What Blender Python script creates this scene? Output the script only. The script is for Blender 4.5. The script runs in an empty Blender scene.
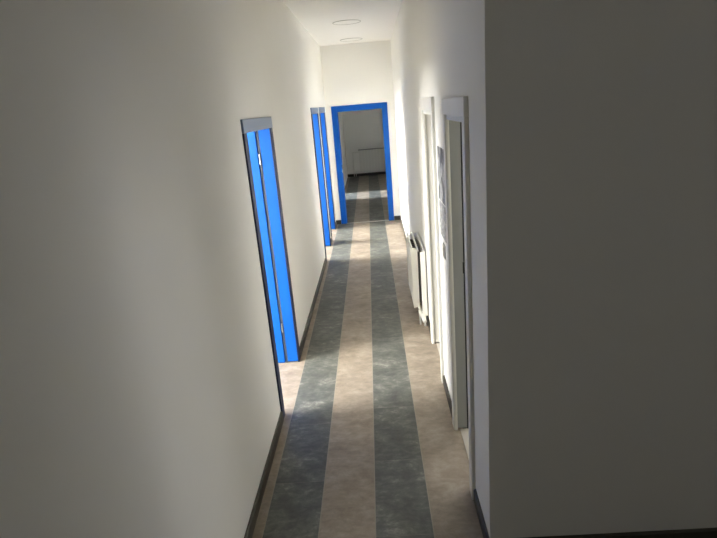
import bpy, bmesh, math, random
from mathutils import Matrix, Vector

SC = bpy.context.scene
COL = SC.collection
random.seed(4)

# ------------------------------------------------------------------ materials
def lin(c):
    c /= 255.0
    return c / 12.92 if c <= 0.04045 else ((c + 0.055) / 1.055) ** 2.4

def rgb(r, g, b):
    return (lin(r), lin(g), lin(b), 1.0)

def material(name, color, rough=0.5, spec=0.5, metal=0.0, mottle=0.0, mscale=6.0, bump=0.0, bscale=150.0):
    m = bpy.data.materials.new(name)
    m.use_nodes = True
    nt = m.node_tree
    b = nt.nodes['Principled BSDF']
    b.inputs['Base Color'].default_value = color
    b.inputs['Roughness'].default_value = rough
    b.inputs['Specular IOR Level'].default_value = spec
    b.inputs['Metallic'].default_value = metal
    tc = nt.nodes.new('ShaderNodeTexCoord')
    if mottle:
        n = nt.nodes.new('ShaderNodeTexNoise')
        n.inputs['Scale'].default_value = mscale
        n.inputs['Detail'].default_value = 5
        nt.links.new(tc.outputs['Object'], n.inputs['Vector'])
        r = nt.nodes.new('ShaderNodeMapRange')
        r.inputs['From Min'].default_value = 0.3
        r.inputs['From Max'].default_value = 0.7
        r.inputs['To Min'].default_value = 1 - mottle
        r.inputs['To Max'].default_value = 1 + mottle
        nt.links.new(n.outputs['Fac'], r.inputs['Value'])
        mx = nt.nodes.new('ShaderNodeVectorMath')
        mx.operation = 'SCALE'
        mx.inputs[0].default_value = color[:3]
        nt.links.new(r.outputs['Result'], mx.inputs['Scale'])
        nt.links.new(mx.outputs['Vector'], b.inputs['Base Color'])
    if bump:
        n2 = nt.nodes.new('ShaderNodeTexNoise')
        n2.inputs['Scale'].default_value = bscale
        n2.inputs['Detail'].default_value = 3
        nt.links.new(tc.outputs['Object'], n2.inputs['Vector'])
        bp = nt.nodes.new('ShaderNodeBump')
        bp.inputs['Strength'].default_value = bump
        bp.inputs['Distance'].default_value = 0.002
        nt.links.new(n2.outputs['Fac'], bp.inputs['Height'])
        nt.links.new(bp.outputs['Normal'], b.inputs['Normal'])
    return m

WALL = material('wall_paint', (0.875, 0.865, 0.825, 1), 0.85, 0.25, mottle=0.012, mscale=1.3, bump=0.15)
CEIL = material('ceiling_paint', (0.91, 0.90, 0.87, 1), 0.9, 0.2)
BLUE = material('blue_paint', (0.001, 0.088, 0.42, 1), 0.42, 0.22, mottle=0.02, mscale=20)
NAVY = material('navy_frame', (0.008, 0.016, 0.06, 1), 0.5, 0.3)  # darker than the blue linings, for side casings and head linings
HEAD = material('grey_blue_head', (0.17, 0.23, 0.34, 1), 0.4, 0.4)  # greyer and lighter tone for the head casings
SEAL = material('grey_rubber_seal', (0.10, 0.12, 0.16, 1), 0.6, 0.3)
STEEL = material('brushed_steel', (0.42, 0.42, 0.42, 1), 0.4, 0.5, 1.0)
BLACKM = material('black_metal', (0.012, 0.012, 0.012, 1), 0.45, 0.4)
WHITEP = material('white_door_paint', (0.70, 0.69, 0.64, 1), 0.4, 0.4, mottle=0.015, mscale=9)
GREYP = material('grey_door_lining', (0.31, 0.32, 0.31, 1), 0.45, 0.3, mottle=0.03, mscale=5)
ENAMEL = material('white_enamel', (0.78, 0.77, 0.72, 1), 0.3, 0.5)
DARKSLOT = material('radiator_convector', (0.26, 0.26, 0.25, 1), 0.6, 0.3)
PLASTIC = material('white_plastic', (0.74, 0.73, 0.69, 1), 0.35, 0.5)
GREYPLASTIC = material('grey_plastic', (0.34, 0.34, 0.33, 1), 0.4, 0.5)
BASE = material('skirting_tile', rgb(72, 69, 60), 0.5, 0.3, mottle=0.12, mscale=14)
CHROME = material('chrome', (0.75, 0.75, 0.75, 1), 0.18, 0.5, 1.0)
LAMP = material('lamp_diffuser', (0.91, 0.90, 0.87, 1), 0.8, 0.2)
LAMPRING = material('lamp_ring', (0.55, 0.54, 0.51, 1), 0.4, 0.5)
SILL = material('threshold_strip', (0.50, 0.47, 0.42, 1), 0.4, 0.5)

B1 = -0.407          # where the first dark stripe ends
TW = 0.2945          # tile width

def floor_material():
    m = bpy.data.materials.new('striped_floor_tiles')
    m.use_nodes = True
    nt = m.node_tree
    N, L = nt.nodes, nt.links
    b = N['Principled BSDF']
    tc = N.new('ShaderNodeTexCoord')
    sx = N.new('ShaderNodeSeparateXYZ')
    L.new(tc.outputs['Object'], sx.inputs['Vector'])
    def math_(op, a, c=None, d=None):
        n = N.new('ShaderNodeMath'); n.operation = op
        for i, v in enumerate((a, c, d)):
            if v is None: continue
            if isinstance(v, (int, float)): n.inputs[i].default_value = v
            else: L.new(v, n.inputs[i])
        return n.outputs[0]
    u = math_('DIVIDE', math_('SUBTRACT', sx.outputs['X'], B1), TW)
    idx = math_('FLOOR', u)
    fr = math_('FRACT', u)
    par = math_('FLOORED_MODULO', idx, 2.0)           # 0: tan, 1: dark
    off = math_('MULTIPLY', idx, 0.37)
    v = math_('ADD', math_('DIVIDE', sx.outputs['Y'], 0.60), off)
    frv = math_('FRACT', v)
    idv = math_('FLOOR', v)
    # joints
    e1 = math_('MINIMUM', fr, math_('SUBTRACT', 1.0, fr))
    j1 = math_('LESS_THAN', e1, 0.008)
    e2 = math_('MINIMUM', frv, math_('SUBTRACT', 1.0, frv))
    j2 = math_('MULTIPLY', math_('LESS_THAN', e2, 0.0025), 0.35)
    joint = math_('MAXIMUM', j1, j2)
    # per tile offset
    cmb = N.new('ShaderNodeCombineXYZ')
    L.new(idx, cmb.inputs[0]); L.new(idv, cmb.inputs[1])
    wn = N.new('ShaderNodeTexWhiteNoise'); wn.noise_dimensions = '3D'
    L.new(cmb.outputs[0], wn.inputs['Vector'])
    add = N.new('ShaderNodeVectorMath'); add.operation = 'MULTIPLY_ADD'
    L.new(wn.outputs['Color'], add.inputs[0]); add.inputs[1].default_value = (7, 7, 7)
    L.new(tc.outputs['Object'], add.inputs[2])
    def noise(scale, det, rough=0.6, dist=0.0, stretch=None):
        n = N.new('ShaderNodeTexNoise')
        n.inputs['Scale'].default_value = scale
        n.inputs['Detail'].default_value = det
        n.inputs['Roughness'].default_value = rough
        n.inputs['Distortion'].default_value = dist
        if stretch:
            mp = N.new('ShaderNodeMapping'); mp.inputs['Scale'].default_value = stretch
            L.new(add.outputs[0], mp.inputs['Vector']); L.new(mp.outputs[0], n.inputs['Vector'])
        else:
            L.new(add.outputs[0], n.inputs['Vector'])
        return n.outputs['Fac']
    n1 = noise(5.5, 8, 0.68, 0.4)
    n2 = noise(22, 6, 0.7, 0.3, (0.6, 1.0, 1.0))
    n3 = noise(3.0, 3, 0.5)
    mix = math_('ADD', math_('MULTIPLY', n1, 0.55), math_('MULTIPLY', n2, 0.45))
    def ramp(stops):
        r = N.new('ShaderNodeValToRGB')
        L.new(mix, r.inputs['Fac'])
        el = r.color_ramp.elements
        el[0].position, el[0].color = stops[0]
        el[1].position, el[1].color = stops[-1]
        for p, c in stops[1:-1]:
            e = el.new(p); e.color = c
        return r.outputs['Color']
    dark = ramp([(0.34, rgb(70, 72, 69)), (0.47, rgb(88, 90, 85)), (0.56, rgb(106, 107, 100)), (0.68, rgb(154, 154, 144))])
    tan = ramp([(0.34, rgb(122, 112, 99)), (0.50, rgb(147, 135, 120)), (0.66, rgb(170, 159, 143))])
    mx = N.new('ShaderNodeMix'); mx.data_type = 'RGBA'
    L.new(par, mx.inputs['Factor']); L.new(tan, mx.inputs['A']); L.new(dark, mx.inputs['B'])
    # slow tone change from tile to tile
    tone = N.new('ShaderNodeMapRange')
    L.new(n3, tone.inputs['Value'])
    tone.inputs['From Min'].default_value = 0.3; tone.inputs['From Max'].default_value = 0.7
    tone.inputs['To Min'].default_value = 0.9; tone.inputs['To Max'].default_value = 1.1
    sc = N.new('ShaderNodeVectorMath'); sc.operation = 'SCALE'
    L.new(mx.outputs['Result'], sc.inputs[0]); L.new(tone.outputs[0], sc.inputs['Scale'])
    mj = N.new('ShaderNodeMix'); mj.data_type = 'RGBA'
    L.new(joint, mj.inputs['Factor'])
    L.new(sc.outputs[0], mj.inputs['A']); mj.inputs['B'].default_value = rgb(150, 142, 128)
    L.new(mj.outputs['Result'], b.inputs['Base Color'])
    b.inputs['Roughness'].default_value = 0.5
    b.inputs['Specular IOR Level'].default_value = 0.35
    bp = N.new('ShaderNodeBump'); bp.inputs['Strength'].default_value = 0.12; bp.inputs['Distance'].default_value = 0.002
    L.new(n2, bp.inputs['Height']); L.new(bp.outputs['Normal'], b.inputs['Normal'])
    return m

def poster_material(name, paper, ink, scale, lo, hi):
    m = bpy.data.materials.new(name)
    m.use_nodes = True
    nt = m.node_tree; N, L = nt.nodes, nt.links
    b = N['Principled BSDF']; b.inputs['Roughness'].default_value = 0.5
    tc = N.new('ShaderNodeTexCoord')
    n = N.new('ShaderNodeTexNoise'); n.inputs['Scale'].default_value = scale; n.inputs['Detail'].default_value = 6
    n.inputs['Distortion'].default_value = 1.2
    L.new(tc.outputs['Object'], n.inputs['Vector'])
    r = N.new('ShaderNodeValToRGB')
    r.color_ramp.elements[0].position = lo; r.color_ramp.elements[0].color = ink
    r.color_ramp.elements[1].position = hi; r.color_ramp.elements[1].color = paper
    L.new(n.outputs['Fac'], r.inputs['Fac'])
    L.new(r.outputs['Color'], b.inputs['Base Color'])
    return m

FLOOR = floor_material()
POSTER = poster_material('printed_picture', (0.60, 0.60, 0.585, 1), (0.10, 0.10, 0.105, 1), 7.0, 0.43, 0.58)
SHEET = poster_material('pale_printed_sheet', (0.58, 0.575, 0.55, 1), (0.26, 0.26, 0.26, 1), 26.0, 0.40, 0.60)

# ------------------------------------------------------------------ geometry helpers
H_CEIL = 3.143
def WL(y): return -0.7655 + 0.0033 * (y - 2.77)       # corridor's left wall surface
def WR(y): return 0.433 + 0.0059 * (y - 2.045)          # corridor's right wall surface

def ml(d, y, z): return (WL(y) + d, y, z)              # d > 0: out into the corridor
def mr(d, y, z): return (WR(y) - d, y, z)
def mxyz(x, y, z): return (x, y, z)

class MB:
    def __init__(self, mapping=mxyz):
        self.bm = bmesh.new(); self.map = mapping
    def box(self, a0, a1, y0, y1, z0, z1):
        c = [self.bm.verts.new(self.map(a, y, z)) for z in (z0, z1) for y in (y0, y1) for a in (a0, a1)]
        for f in ((0, 1, 3, 2), (4, 6, 7, 5), (0, 4, 5, 1), (2, 3, 7, 6), (0, 2, 6, 4), (1, 5, 7, 3)):
            self.bm.faces.new([c[i] for i in f])
        return self
    def prism(self, pts, y0, y1):
        """outline in (a, z) pushed along y"""
        lo = [self.bm.verts.new(self.map(a, y0, z)) for a, z in pts]
        hi = [self.bm.verts.new(self.map(a, y1, z)) for a, z in pts]
        n = len(pts)
        self.bm.faces.new(lo); self.bm.faces.new(hi[::-1])
        for i in range(n):
            j = (i + 1) % n
            self.bm.faces.new((lo[i], hi[i], hi[j], lo[j]))
        return self
    def cyl(self, p, q, r0, r1=None, seg=20):
        p, q = Vector(p), Vector(q); r1 = r0 if r1 is None else r1
        d = (q - p).normalized()
        a = d.orthogonal().normalized(); b = d.cross(a)
        lo = [self.bm.verts.new(p + (a * math.cos(t) + b * math.sin(t)) * r0) for t in [2 * math.pi * i / seg for i in range(seg)]]
        hi = [self.bm.verts.new(q + (a * math.cos(t) + b * math.sin(t)) * r1) for t in [2 * math.pi * i / seg for i in range(seg)]]
        self.bm.faces.new(lo[::-1]); self.bm.faces.new(hi)
        for i in range(seg):
            j = (i + 1) % seg
            self.bm.faces.new((lo[i], lo[j], hi[j], hi[i]))
        return self
    def ring(self, c, r_in, r_out, z0, z1, seg=64):
        vs = []
        for i in range(seg):
            t = 2 * math.pi * i / seg
            cs, sn = math.cos(t), math.sin(t)
            vs.append([self.bm.verts.new((c[0] + r * cs, c[1] + r * sn, z)) for r, z in ((r_in, z0), (r_out, z0), (r_out, z1), (r_in, z1))])
        for i in range(seg):
            a, b = vs[i], vs[(i + 1) % seg]
            for k in range(4):
                l = (k + 1) % 4
                self.bm.faces.new((a[k], a[l], b[l], b[k]))
        return self
    def build(self, name, mat, parent=None, bevel=0.0, smooth=False):
        bmesh.ops.recalc_face_normals(self.bm, faces=self.bm.faces)
        me = bpy.data.meshes.new(name)
        if parent is not None:                          # parts keep coordinates local to their thing
            self.bm.transform(Matrix.Translation(-parent_world(parent)))
        self.bm.to_mesh(me); self.bm.free()
        me.materials.append(mat)
        o = bpy.data.objects.new(name, me)
        COL.objects.link(o)
        if parent is not None: o.parent = parent
        if smooth:
            for p in me.polygons: p.use_smooth = True
            me.set_sharp_from_angle(angle=math.radians(35))
        if bevel:
            bv = o.modifiers.new('bevel', 'BEVEL'); bv.width = bevel; bv.segments = 2
            bv.limit_method = 'ANGLE'
        return o

def parent_world(o):
    v = Vector((0, 0, 0))
    while o is not None:
        v += o.location; o = o.parent
    return v

def tag(o, label=None, cat=None, group=None, kind=None):
    if label: o['label'] = label
    if cat: o['category'] = cat
    if group: o['group'] = group
    if kind: o['kind'] = kind
    return o

def empty(name, loc):
    o = bpy.data.objects.new(name, None); o.empty_display_size = 0.1
    o.location = loc; COL.objects.link(o)
    return o

def struct(name, mb, mat, label, cat, bevel=0.0):
    return tag(mb.build(name, mat, None, bevel), label, cat, kind='structure')

# ------------------------------------------------------------------ openings
T = 0.12                                   # thickness of the corridor walls
# clear openings (y0, y1, top)
D1 = (3.372, 4.195, 1.985)
D2 = (7.40, 8.215, 2.045)
D3 = (8.60, 9.44, 2.045)
D4 = (12.66, 13.62, 2.05)
R1 = (2.475, 3.055, 2.005)
R2 = (3.74, 4.385, 2.02)
YE = 9.88                                  # end wall face
EX0, EX1, EZ = -0.545, 0.258, 2.032         # opening in the end wall
Y_FACE = 2.045
Y_BACK = 17.05
Y_HALL = -2.6
X_HALL = 3.2
X_OUT = -4.0
FR = 0.035                                  # lining thickness

def wall_with_openings(mb, d0, d1, y0, y1, ops):
    y = y0
    for (a, b, top) in ops:
        a -= FR; b += FR; top += FR
        mb.box(d0, d1, y, a, 0, H_CEIL)
        mb.box(d0, d1, a, b, top, H_CEIL)
        y = b
    mb.box(d0, d1, y, y1, 0, H_CEIL)
    return mb

# floor, ceiling
struct('floor', MB().box(X_OUT - 0.2, X_HALL + 0.2, Y_HALL - 0.2, Y_BACK + 0.2, -0.1, 0.0), FLOOR,
       'floor of cloudy tiles laid in dark grey and tan lengthwise stripes', 'floor')
struct('ceiling', MB().box(X_OUT - 0.2, X_HALL + 0.2, Y_HALL - 0.2, Y_BACK + 0.2, H_CEIL, H_CEIL + 0.15), CEIL,
       'plain white corridor ceiling', 'ceiling')

# corridor walls
struct('wall_left', wall_with_openings(MB(ml), -T, 0, Y_HALL, 10.0, [D1, D2, D3]), WALL,
       'long plain white wall on the left with the blue doorways', 'wall')
struct('wall_right', wall_with_openings(MB(mr), -T, 0, Y_FACE, 10.0, [R1, R2]), WALL,
       'white corridor wall on the right with the two white doorways', 'wall')
mb = MB()
mb.box(WL(YE) - T, EX0 - FR, YE, YE + T, 0, H_CEIL)
mb.box(EX1 + FR, 1.6, YE, YE + T, 0, H_CEIL)
mb.box(EX0 - FR, EX1 + FR, YE, YE + T, EZ + FR, H_CEIL)
struct('wall_end', mb, WALL, 'white wall closing the corridor around the blue end doorway', 'wall')
struct('wall_facing', MB().box(WR(Y_FACE) + T, X_HALL + 0.2, Y_FACE, Y_FACE + T, 0, H_CEIL), WALL,
       'shaded wall in the right foreground that faces the viewer', 'wall')

# the room beyond the end doorway
XLE = -0.775
def me(d, y, z): return (XLE + d, y, z)
struct('wall_far_room_left', wall_with_openings(MB(me), -T, 0, YE + T, Y_BACK, [D4]), WALL,
       'left wall of the room beyond the end doorway', 'wall')
struct('wall_far_room_right', MB().box(1.6, 1.72, YE, Y_BACK, 0, H_CEIL), WALL,
       'right wall of the room beyond the end doorway', 'wall')
struct('wall_far_room_back', MB().box(X_OUT - 0.2, X_HALL + 0.2, Y_BACK, Y_BACK + 0.12, 0, H_CEIL), WALL,
       'grey-looking back wall behind the far radiator', 'wall')

# the hall the picture is taken from, and the rooms behind the side doors
HALL_FILL = (-0.5, 1.3, 0.9, 2.4)  # unseen opening added behind the viewer for fill light
mb = MB()
mb.box(X_OUT - 0.2, HALL_FILL[0], Y_HALL - 0.12, Y_HALL, 0, H_CEIL).box(HALL_FILL[1], X_HALL + 0.2, Y_HALL - 0.12, Y_HALL, 0, H_CEIL)
mb.box(HALL_FILL[0], HALL_FILL[1], Y_HALL - 0.12, Y_HALL, 0, HALL_FILL[2]).box(HALL_FILL[0], HALL_FILL[1], Y_HALL - 0.12, Y_HALL, HALL_FILL[3], H_CEIL)
struct('wall_hall_back', mb, WALL,
       'wall behind the viewer', 'wall')
RIGHT_FILL = [(-1.6, 0.6, 0.85, 2.45), (2.3, 3.42, 0.6, 2.7), (4.5, 6.3, 0.7, 2.6)]  # unseen openings added to let fill in from the right
mb = MB(); y = Y_HALL
for (a, b, z0, z1) in RIGHT_FILL:
    mb.box(X_HALL, X_HALL + 0.12, y, a, 0, H_CEIL)
    mb.box(X_HALL, X_HALL + 0.12, a, b, 0, z0)
    mb.box(X_HALL, X_HALL + 0.12, a, b, z1, H_CEIL)
    y = b
mb.box(X_HALL, X_HALL + 0.12, y, Y_BACK, 0, H_CEIL)
struct('wall_outer_right', mb, WALL,
       'outer wall of the rooms on the right', 'wall')
mb = MB()
for y in (6.4,):
    mb.box(WR(y) + T, X_HALL, y, y + 0.1, 0, H_CEIL)
struct('wall_partition_right', mb, WALL, 'partition closing the room on the right', 'wall')
mb = MB()
for y in (1.3, 5.6, 8.34, 11.2, 15.2):
    mb.box(X_OUT, (WL(y) if y < 10 else XLE) - T, y, y + 0.1, 0, H_CEIL)
struct('wall_partition_left', mb, WALL, 'partitions between the rooms on the left', 'wall')
# outer left wall with the windows that light the rooms: (y0, y1, z0, z1)
WINS = [(1.95, 3.55, 0.85, 2.6), (6.8, 8.2, 0.85, 2.6), (8.6, 9.95, 0.85, 2.6), (12.6, 13.7, 0.85, 2.6)]
mb = MB(); y = Y_HALL
for (a, b, z0, z1) in WINS:
    mb.box(X_OUT - 0.2, X_OUT, y, a, 0, H_CEIL)
    mb.box(X_OUT - 0.2, X_OUT, a, b, 0, z0)
    mb.box(X_OUT - 0.2, X_OUT, a, b, z1, H_CEIL)
    y = b
mb.box(X_OUT - 0.2, X_OUT, y, Y_BACK, 0, H_CEIL)
struct('wall_outer_left', mb, WALL, 'outer wall of the rooms on the left with their windows', 'wall')

# ------------------------------------------------------------------ skirting
BH = 0.078
def skirting(mb, spans):
    for a, b in spans:
        mb.prism([(0, 0), (0.013, 0), (0.013, BH - 0.008), (0.006, BH), (0, BH)], a, b)
    return mb
CW = 0.082                                  # casing width
struct('baseboard_left', skirting(MB(ml), [(Y_HALL, D1[0] - CW), (D1[1] + CW, D2[0] - CW), (D2[1] + CW, D3[0] - CW), (D3[1] + CW, YE)]), BASE,
       'dark grey tile skirting along the left wall', 'baseboard')
struct('baseboard_right', skirting(MB(mr), [(Y_FACE - 0.013, R1[0] - CW), (R1[1] + CW, R2[0] - CW), (R2[1] + CW, YE)]), BASE,
       'grey tile skirting along the right wall', 'baseboard')
def mface(a, y, z): return (y, Y_FACE - a, z)
struct('baseboard_facing', skirting(MB(mface), [(WR(Y_FACE), X_HALL)]), BASE,
       'dark skirting under the facing wall in the foreground', 'baseboard')
def mend(a, y, z): return (y, YE - a, z)
struct('baseboard_end', skirting(MB(mend), [(WL(YE), EX0 - 0.1), (EX1 + 0.1, WR(YE))]), BASE,
       'grey skirting beside the blue end doorway', 'baseboard')
def mback(a, y, z): return (y, Y_BACK - a, z)
struct('baseboard_far_room', skirting(MB(mback), [(XLE, 1.6)]), BASE,
       'dark skirting under the far radiator', 'baseboard')

# ------------------------------------------------------------------ doors
def side_door(name, mapping, W, op, z_out, label, mat_side, mat_lin, mat_head, mat_leaf, cw, leaf=True, hinges=(0.334, 1.756), prot=0.012, ld=0.088, seal_mat=None, near_hinge=False):
    """cased doorway in a corridor wall; the leaf is hinged at the far jamb and swung into the side room"""
    y0, y1, top = op
    sgn = 1 if mapping(1, 0, 0)[0] > mapping(0, 0, 0)[0] else -1
    root = tag(empty(name, (W(y0), (y0 + y1) / 2, 0)), label, 'door', kind='structure')
    ccw_top = z_out - top
    # casings on the corridor face
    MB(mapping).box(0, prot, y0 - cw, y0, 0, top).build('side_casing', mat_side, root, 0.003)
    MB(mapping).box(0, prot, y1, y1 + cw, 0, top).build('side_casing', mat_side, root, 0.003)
    h = MB(mapping).box(0, prot + 0.002, y0 - cw, y1 + cw, top, z_out).build('head_casing', mat_head, root, 0.003)
    # linings in the thickness of the wall
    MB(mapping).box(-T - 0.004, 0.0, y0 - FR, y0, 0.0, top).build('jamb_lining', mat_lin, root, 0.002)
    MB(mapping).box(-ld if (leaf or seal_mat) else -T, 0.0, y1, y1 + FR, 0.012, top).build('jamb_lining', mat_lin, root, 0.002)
    MB(mapping).box(-T - 0.004, 0.0, y0 - FR, y1 + FR, top, top + FR).build('head_lining', mat_side, root, 0.002)
    if leaf or seal_mat:
        # rubber seal down the far jamb
        MB(mapping).box(-ld - 0.019, -ld - 0.003, y1 + 0.004, y1 + 0.03, 0.0, top).build('seal', seal_mat or SEAL, root)
    if leaf:
        d0 = -ld - 0.023
        yl = y0 - 0.020 if near_hinge else y1 + 0.010        # middle of the opened leaf
        yh = yl + 0.020 if near_hinge else yl - 0.020        # its face towards the opening
        ys = 1 if near_hinge else -1
        lf = MB(mapping).box(d0 - (y1 - y0) + 0.012, d0, yl - 0.020, yl + 0.020, 0.008, top - 0.004).build('door_leaf', mat_leaf, root, 0.004)
        # lever handle and rose near the free edge
        hx = d0 - (y1 - y0) + 0.075
        p = lambda d, y, z: mapping(d, y, z)
        MB().cyl(p(hx, yh - ys * 0.002, 1.04), p(hx, yh + ys * 0.009, 1.04), 0.026).cyl(p(hx, yh, 1.04), p(hx, yh + ys * 0.045, 1.04), 0.009).cyl(p(hx - 0.008, yh + ys * 0.045, 1.04), p(hx + 0.115, yh + ys * 0.045, 1.04), 0.009).build('handle', STEEL, lf, 0, True)
        for hz in hinges:
            MB().cyl(p(-ld - 0.012, (y0 + 0.003) if near_hinge else (y1 - 0.003), hz - 0.04), p(-ld - 0.012, (y0 + 0.003) if near_hinge else (y1 - 0.003), hz + 0.04), 0.0065).build('hinge', STEEL, root, 0, True)
    return root

side_door('door_1', ml, WL, D1, 2.068, 'nearest blue doorway on the left wall with its door open into a daylit room', NAVY, BLUE, HEAD, BLUE, CW)
side_door('door_2', ml, WL, D2, 2.128, 'second blue doorway on the left wall, between the nearest one and the corridor end', NAVY, BLUE, HEAD, BLUE, CW)
side_door('door_3', ml, WL, D3, 2.133, 'third blue doorway on the left wall, right beside the end wall', NAVY, BLUE, HEAD, BLUE, CW)
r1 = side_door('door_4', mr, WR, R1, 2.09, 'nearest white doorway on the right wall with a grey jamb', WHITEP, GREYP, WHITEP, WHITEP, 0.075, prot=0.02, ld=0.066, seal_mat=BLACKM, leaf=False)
r2 = side_door('door_5', mr, WR, R2, 2.108, 'second white doorway on the right wall, behind the notice and before the radiator', WHITEP, WHITEP, WHITEP, WHITEP, 0.07, prot=0.02, ld=0.066, seal_mat=BLACKM)
# small fittings of the near white door
MB(mr).box(-0.086, -0.062, R1[1] - 0.003, R1[1] + 0.004, 1.08, 1.15).build('strike_plate', BLACKM, r1)
for dr, op in ((r1, R1), (r2, R2)):
    MB(mr).box(-T, -0.02, op[0], op[1], 0.0, 0.006).build('threshold', SILL, dr, 0.002)
    # stepped inner bead of the head casing
    MB(mr).box(-0.03, 0.008, op[0], op[1], op[2] - 0.028, op[2]).build('head_bead', WHITEP, dr, 0.002)
    MB(mr).box(-0.004, 0.012, op[1] - 0.008, op[1], 0.0, op[2] - 0.028).build('jamb_bead', WHITEP, dr, 0.002)

# the cased blue doorway in the end wall
root = tag(empty('door_6', ((EX0 + EX1) / 2, YE, 0)), 'blue framed open doorway at the end of the corridor', 'door', kind='structure')
EC = 0.098
MB().box(EX0 - EC, EX0, YE - 0.014, YE, 0, EZ + 0.102).build('side_casing', BLUE, root, 0.003)
MB().box(EX1, EX1 + EC, YE - 0.014, YE, 0, EZ + 0.102).build('side_casing', BLUE, root, 0.003)
MB().box(EX0, EX1, YE - 0.014, YE, EZ, EZ + 0.102).build('head_casing', BLUE, root, 0.003)
MB().box(EX0 - FR, EX0, YE, YE + T, 0, EZ).build('jamb_lining', BLUE, root, 0.002)
MB().box(EX1, EX1 + FR, YE, YE + T, 0, EZ).build('jamb_lining', BLUE, root, 0.002)
MB().box(EX0 - FR, EX1 + FR, YE, YE + T, EZ, EZ + FR).build('head_lining', BLUE, root, 0.002)
MB().box(EX0, EX0 + 0.012, YE + 0.05, YE + T - 0.01, 0, EZ).build('door_stop', BLUE, root, 0.002)
MB().box(EX0, EX0 + 0.010, YE - 0.012, YE + 0.045, 0.95, 1.02).build('strike_plate', CHROME, root, 0.002)
MB().box(EX0, EX0 + 0.016, YE - 0.012, YE + 0.045, 1.03, 1.10).build('lock_keep', BLACKM, root, 0.002)
MB().box(EX0, EX1, YE - 0.01, YE + 0.03, 0, 0.006).build('threshold', SILL, root, 0.002)

root = side_door('door_7', me, lambda y: XLE, D4, 2.13, 'doorway in the far room', BLUE, BLUE, BLUE, BLUE, CW, leaf=False)
del root['label']

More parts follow.
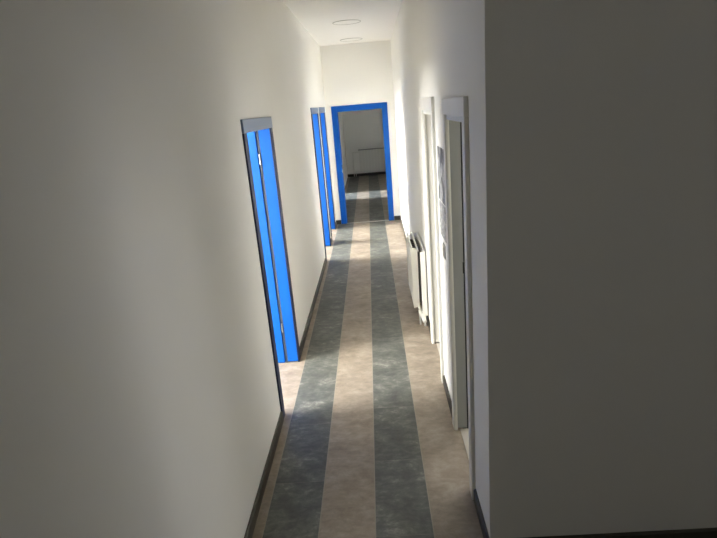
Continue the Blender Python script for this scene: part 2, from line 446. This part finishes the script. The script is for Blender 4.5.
# ------------------------------------------------------------------ corridor radiator
def corridor_radiator():
    xw = WR(5.2)
    xf, xb = 0.322, 0.424                                 # room faces of the front and the back panel
    z0, z1 = 0.14, 0.755
    y0, y1 = 4.86, 5.55
    root = tag(empty('radiator', (0.37, (y0 + y1) / 2, 0)),
               'white panel radiator with slotted top grille on the right corridor wall', 'radiator')
    def panel(x, ya, yb, name):
        # pressed steel panel: vertical flutes along its length
        mb = MB()
        n = max(4, int((yb - ya) / 0.05)); st = (yb - ya) / n
        mb.box(x, x + 0.012, ya, yb, z0, z1)
        for i in range(n):
            c = ya + st * (i + 0.5)
            mb.box(x - 0.006, x, c - st * 0.32, c + st * 0.32, z0 + 0.035, z1 - 0.035)
        return mb.build(name, ENAMEL, root, 0.003)
    panel(xf, y0 + 0.07, y1, 'front_panel')
    panel(xb, y0 - 0.09, y1, 'back_panel')
    # convector fins between the panels
    mb = MB(); k = 40
    rows = []
    for i in range(k + 1):
        y = y0 + 0.10 + (y1 - y0 - 0.14) * i / k
        x = xf + 0.016 if i % 2 else xb - 0.012
        rows.append((mb.bm.verts.new((x, y, z0 + 0.04)), mb.bm.verts.new((x, y, z1 - 0.05))))
    for a, b in zip(rows, rows[1:]):
        mb.bm.faces.new((a[0], b[0], b[1], a[1]))
    bmesh.ops.solidify(mb.bm, geom=mb.bm.faces[:], thickness=0.0015)
    mb.build('convector', DARKSLOT, root)
    # the top grille: one slotted sheet behind each panel
    for (xa, xc, ys) in ((xf + 0.012, (xf + xb) / 2 - 0.004, y0 + 0.07), ((xf + xb) / 2 + 0.010, xb + 0.002, y0 - 0.09)):
        bm = bmesh.new()
        xs = [xa, xa + 0.003, xc - 0.003, xc]
        m = int((y1 - ys) / 0.065); yl = []
        for i in range(m + 1):
            y = ys + (y1 - ys - 0.014) * i / m
            yl += [y, y + 0.014]
        vs = [[bm.verts.new((x, y, z1)) for x in xs] for y in yl]
        for r in range(len(yl) - 1):
            for c in range(3):
                if r % 2 == 0 or c != 1:
                    bm.faces.new((vs[r][c], vs[r][c + 1], vs[r + 1][c + 1], vs[r + 1][c]))
        bmesh.ops.solidify(bm, geom=bm.faces[:], thickness=0.005)
        mb = MB(); mb.bm.free(); mb.bm = bm
        mb.build('top_grille', ENAMEL, root)
    mb = MB()
    mb.box(xf - 0.002, xf + 0.014, y0 + 0.068, y1, z1 - 0.012, z1 + 0.006)
    mb.box((xf + xb) / 2 - 0.006, (xf + xb) / 2 + 0.012, y0 - 0.02, y1, z1 - 0.012, z1 + 0.008)
    mb.box(xb - 0.002, xb + 0.016, y0 - 0.092, y1, z1 - 0.012, z1 + 0.006)
    mb.build('top_rail', ENAMEL, root, 0.002)
    # end cheeks of the two panels
    MB().box(xf - 0.002, xf + 0.056, y0 + 0.062, y0 + 0.070, z0 + 0.01, z1).build('side_cheek', ENAMEL, root, 0.002)
    MB().box(xb - 0.034, xb + 0.014, y0 - 0.098, y0 - 0.090, z0 - 0.02, z1).build('side_cheek', ENAMEL, root, 0.002)
    # wall brackets
    for y in (y0 + 0.15, y1 - 0.15):
        MB().box(xb + 0.010, WR(y) , y - 0.012, y + 0.012, z0 + 0.1, z1 - 0.08).build('bracket', ENAMEL, root)
    # valve with thermostatic head low at the near end
    v = MB().cyl((xf + 0.05, y0 + 0.07, z0 + 0.02), (xf + 0.05, y0 - 0.03, z0 + 0.02), 0.013).cyl((xf + 0.05, y0 - 0.01, z0 + 0.035), (xf + 0.05, y0 - 0.01, 0.0), 0.009).build('valve', ENAMEL, root, 0, True)
    MB().cyl((xf + 0.048, y0 - 0.02, z0 + 0.010), (xf + 0.056, y0 - 0.06, z0 - 0.004), 0.015, 0.021).cyl((xf + 0.056, y0 - 0.06, z0 - 0.004), (xf + 0.080, y0 - 0.17, z0 - 0.05), 0.021, 0.018).build('valve_head', ENAMEL, v, 0, True)
    MB().cyl((xb - 0.01, y0 - 0.06, 0.0), (xb - 0.01, y0 - 0.06, z0 + 0.06), 0.010).build('pipe', ENAMEL, root, 0, True)
corridor_radiator()

# ------------------------------------------------------------------ radiator in the far room
def far_radiator():
    x0, x1, z0, z1 = -0.37, 0.95, 0.13, 0.80
    yb = Y_BACK - 0.06
    root = tag(empty('radiator', ((x0 + x1) / 2, yb - 0.05, 0)),
               'ribbed radiator on the back wall of the dim room beyond the end doorway', 'radiator')
    n = 14; st = (x1 - x0) / n
    for i in range(n):
        c = x0 + st * (i + 0.5)
        MB().box(c - st * 0.46, c + st * 0.46, yb - 0.085, yb - 0.075, z0 + 0.01, z1 - 0.015).box(c - 0.010, c + 0.010, yb - 0.075, yb, z0, z1).build('section', ENAMEL, root, 0.004)
    MB().box(x0 - 0.01, x1, yb - 0.09, yb - 0.01, z1 + 0.003, z1 + 0.030).build('top_cover', GREYPLASTIC, root, 0.004)
    MB().cyl((x0, yb - 0.04, z1 - 0.05), (x0 - 0.19, yb - 0.04, z1 - 0.05), 0.011).cyl((x0 - 0.19, yb - 0.04, z1 - 0.04), (x0 - 0.19, yb - 0.04, 0.0), 0.011).build('pipe', ENAMEL, root, 0, True)
    MB().cyl((x0, yb - 0.04, z0 + 0.04), (x0 - 0.13, yb - 0.04, z0 + 0.04), 0.011).cyl((x0 - 0.13, yb - 0.04, z0 + 0.05), (x0 - 0.13, yb - 0.04, 0.0), 0.011).build('pipe', ENAMEL, root, 0, True)
    for c in (x0 + 0.2, x1 - 0.2):
        MB().box(c - 0.015, c + 0.015, yb - 0.01, Y_BACK - 0.003, z1 - 0.12, z1 - 0.08).build('bracket', ENAMEL, root)
far_radiator()

# ------------------------------------------------------------------ ceiling lamps
def lamp(x, y, r, label):
    root = tag(empty('ceiling_lamp', (x, y, H_CEIL)), label, 'lamp', group='round recessed ceiling lamps')
    MB().ring((x, y, 0), r - 0.014, r, H_CEIL - 0.007, H_CEIL).build('trim_ring', LAMPRING, root, 0.003, True)
    MB().cyl((x, y, H_CEIL - 0.004), (x, y, H_CEIL), r - 0.014, seg=64).build('diffuser', LAMP, root, 0, True)
lamp(-0.185, 7.47, 0.185, 'round white recessed ceiling lamp, nearer of the two, switched off')
lamp(-0.18, 9.32, 0.185, 'round white recessed ceiling lamp, farther of the two, close to the end wall')

# ------------------------------------------------------------------ notice, sheet and switch on the right wall
def sheet(name, y0, y1, z0, z1, mat, label, cat):
    mb = MB(mr)
    mb.box(0.0005, 0.0025, y0, y1, z0, z1)
    return tag(mb.build(name, mat), label, cat)
sheet('notice', 3.26, 3.585, 1.455, 1.80, POSTER, 'white notice with a dark grey picture taped up between the two white doorways', 'notice')
sheet('paper_sheet', 3.28, 3.575, 1.215, 1.445, SHEET, 'pale paper sheet stuck up just below the dark picture notice', 'paper')

sw = tag(empty('light_switch', (WR(3.39), 3.39, 1.135)), 'white light switch low on the wall under the paper notices', 'switch')
MB(mr).box(0, 0.004, 3.345, 3.435, 1.088, 1.182).build('backing', GREYPLASTIC, sw, 0.001)
MB(mr).box(0.004, 0.010, 3.350, 3.430, 1.093, 1.177).build('plate', PLASTIC, sw, 0.003)
MB(mr).box(0.010, 0.015, 3.362, 3.418, 1.105, 1.165).build('rocker', PLASTIC, sw, 0.002)

# ------------------------------------------------------------------ light: daylight through the left rooms' windows, added fill elsewhere
def area_light(loc, rot, w, h, power, color=(1.0, 0.99, 0.965)):
    d = bpy.data.lights.new('daylight_or_fill', 'AREA')  # shared by the left windows and the added fill lights
    d.shape = 'RECTANGLE'; d.size = h; d.size_y = w
    d.energy = power; d.color = color
    o = bpy.data.objects.new('daylight_or_fill', d)
    o.location = loc; o.rotation_euler = rot
    COL.objects.link(o)
# bright sky low over the houses outside, seen through each window of the left rooms
POWER = dict(S1=1000, W1=285, S2=2500, W2=170, S4=2300, W4=8, R0=1, RW=68, HR=2.6, HB=0)
for (a, b, k) in ((-0.2, 3.9, 'S1'), (6.4, 10.4, 'S2'), (12.8, 13.5, 'S4')):
    area_light((X_OUT - 2.2, (a + b) / 2, 3.35), (0, math.radians(-65), 0), b - a, 2.5, POWER[k], (0.88, 0.96, 1.08) if k == 'S4' else (1.0, 0.99, 0.965))
# paler daylight from the ground and the facades, at the window plane
for (a, b, z0, z1), k in zip(WINS, ('W1', 'W2', 'W2', 'W4')):
    area_light((X_OUT - 0.1, (a + b) / 2, (z0 + z1) / 2), (0, math.radians(-90), 0), b - a, z1 - z0, POWER[k])
for (a, b, z0, z1), k in zip(RIGHT_FILL, ('HR', 'R0', 'RW')):  # added fill that brightens the left wall and the hall
    area_light((X_HALL + 0.08, (a + b) / 2, (z0 + z1) / 2), (0, math.radians(90), 0), b - a, z1 - z0, POWER[k], (1.0, 0.94, 0.84) if k == 'HR' else (1.0, 0.99, 0.965))
a, b, z0, z1 = HALL_FILL
area_light(((a + b) / 2, Y_HALL - 0.06, (z0 + z1) / 2), (math.radians(90), 0, 0), z1 - z0, b - a, POWER['HB'])  # added rear fill, left switched off

w = bpy.data.worlds.new('sky'); SC.world = w
w.use_nodes = True
w.node_tree.nodes['Background'].inputs['Color'].default_value = (0.8, 0.9, 1.0, 1)
w.node_tree.nodes['Background'].inputs['Strength'].default_value = 0.08

# ------------------------------------------------------------------ camera
f, yaw, pitch, roll = 531.368, -0.0399, -0.294, -0.0834
cy, sy, cp, sp, cr, sr = math.cos(yaw), math.sin(yaw), math.cos(pitch), math.sin(pitch), math.cos(roll), math.sin(roll)
F = Vector((sy * cp, cy * cp, sp)); R = Vector((cy, -sy, 0)); U = R.cross(F)
R2 = cr * R + sr * U; U2 = -sr * R + cr * U
cam = bpy.data.cameras.new('camera')
co = bpy.data.objects.new('camera', cam); COL.objects.link(co)
M = Matrix((R2, U2, -F)).transposed().to_4x4()
M.translation = Vector((0, 0, 2.08))
co.matrix_world = M
cam.sensor_fit = 'HORIZONTAL'; cam.sensor_width = 36.0
cam.lens = f / 717.0 * 36.0
cam.clip_start = 0.02
SC.camera = co

SC.view_settings.view_transform = 'Standard'
SC.view_settings.look = 'None'
SC.view_settings.gamma = 1.0
SC.view_settings.use_curve_mapping = False
SC.view_settings.exposure = 0.46
SC.cycles.max_bounces = 16
SC.cycles.diffuse_bounces = 10
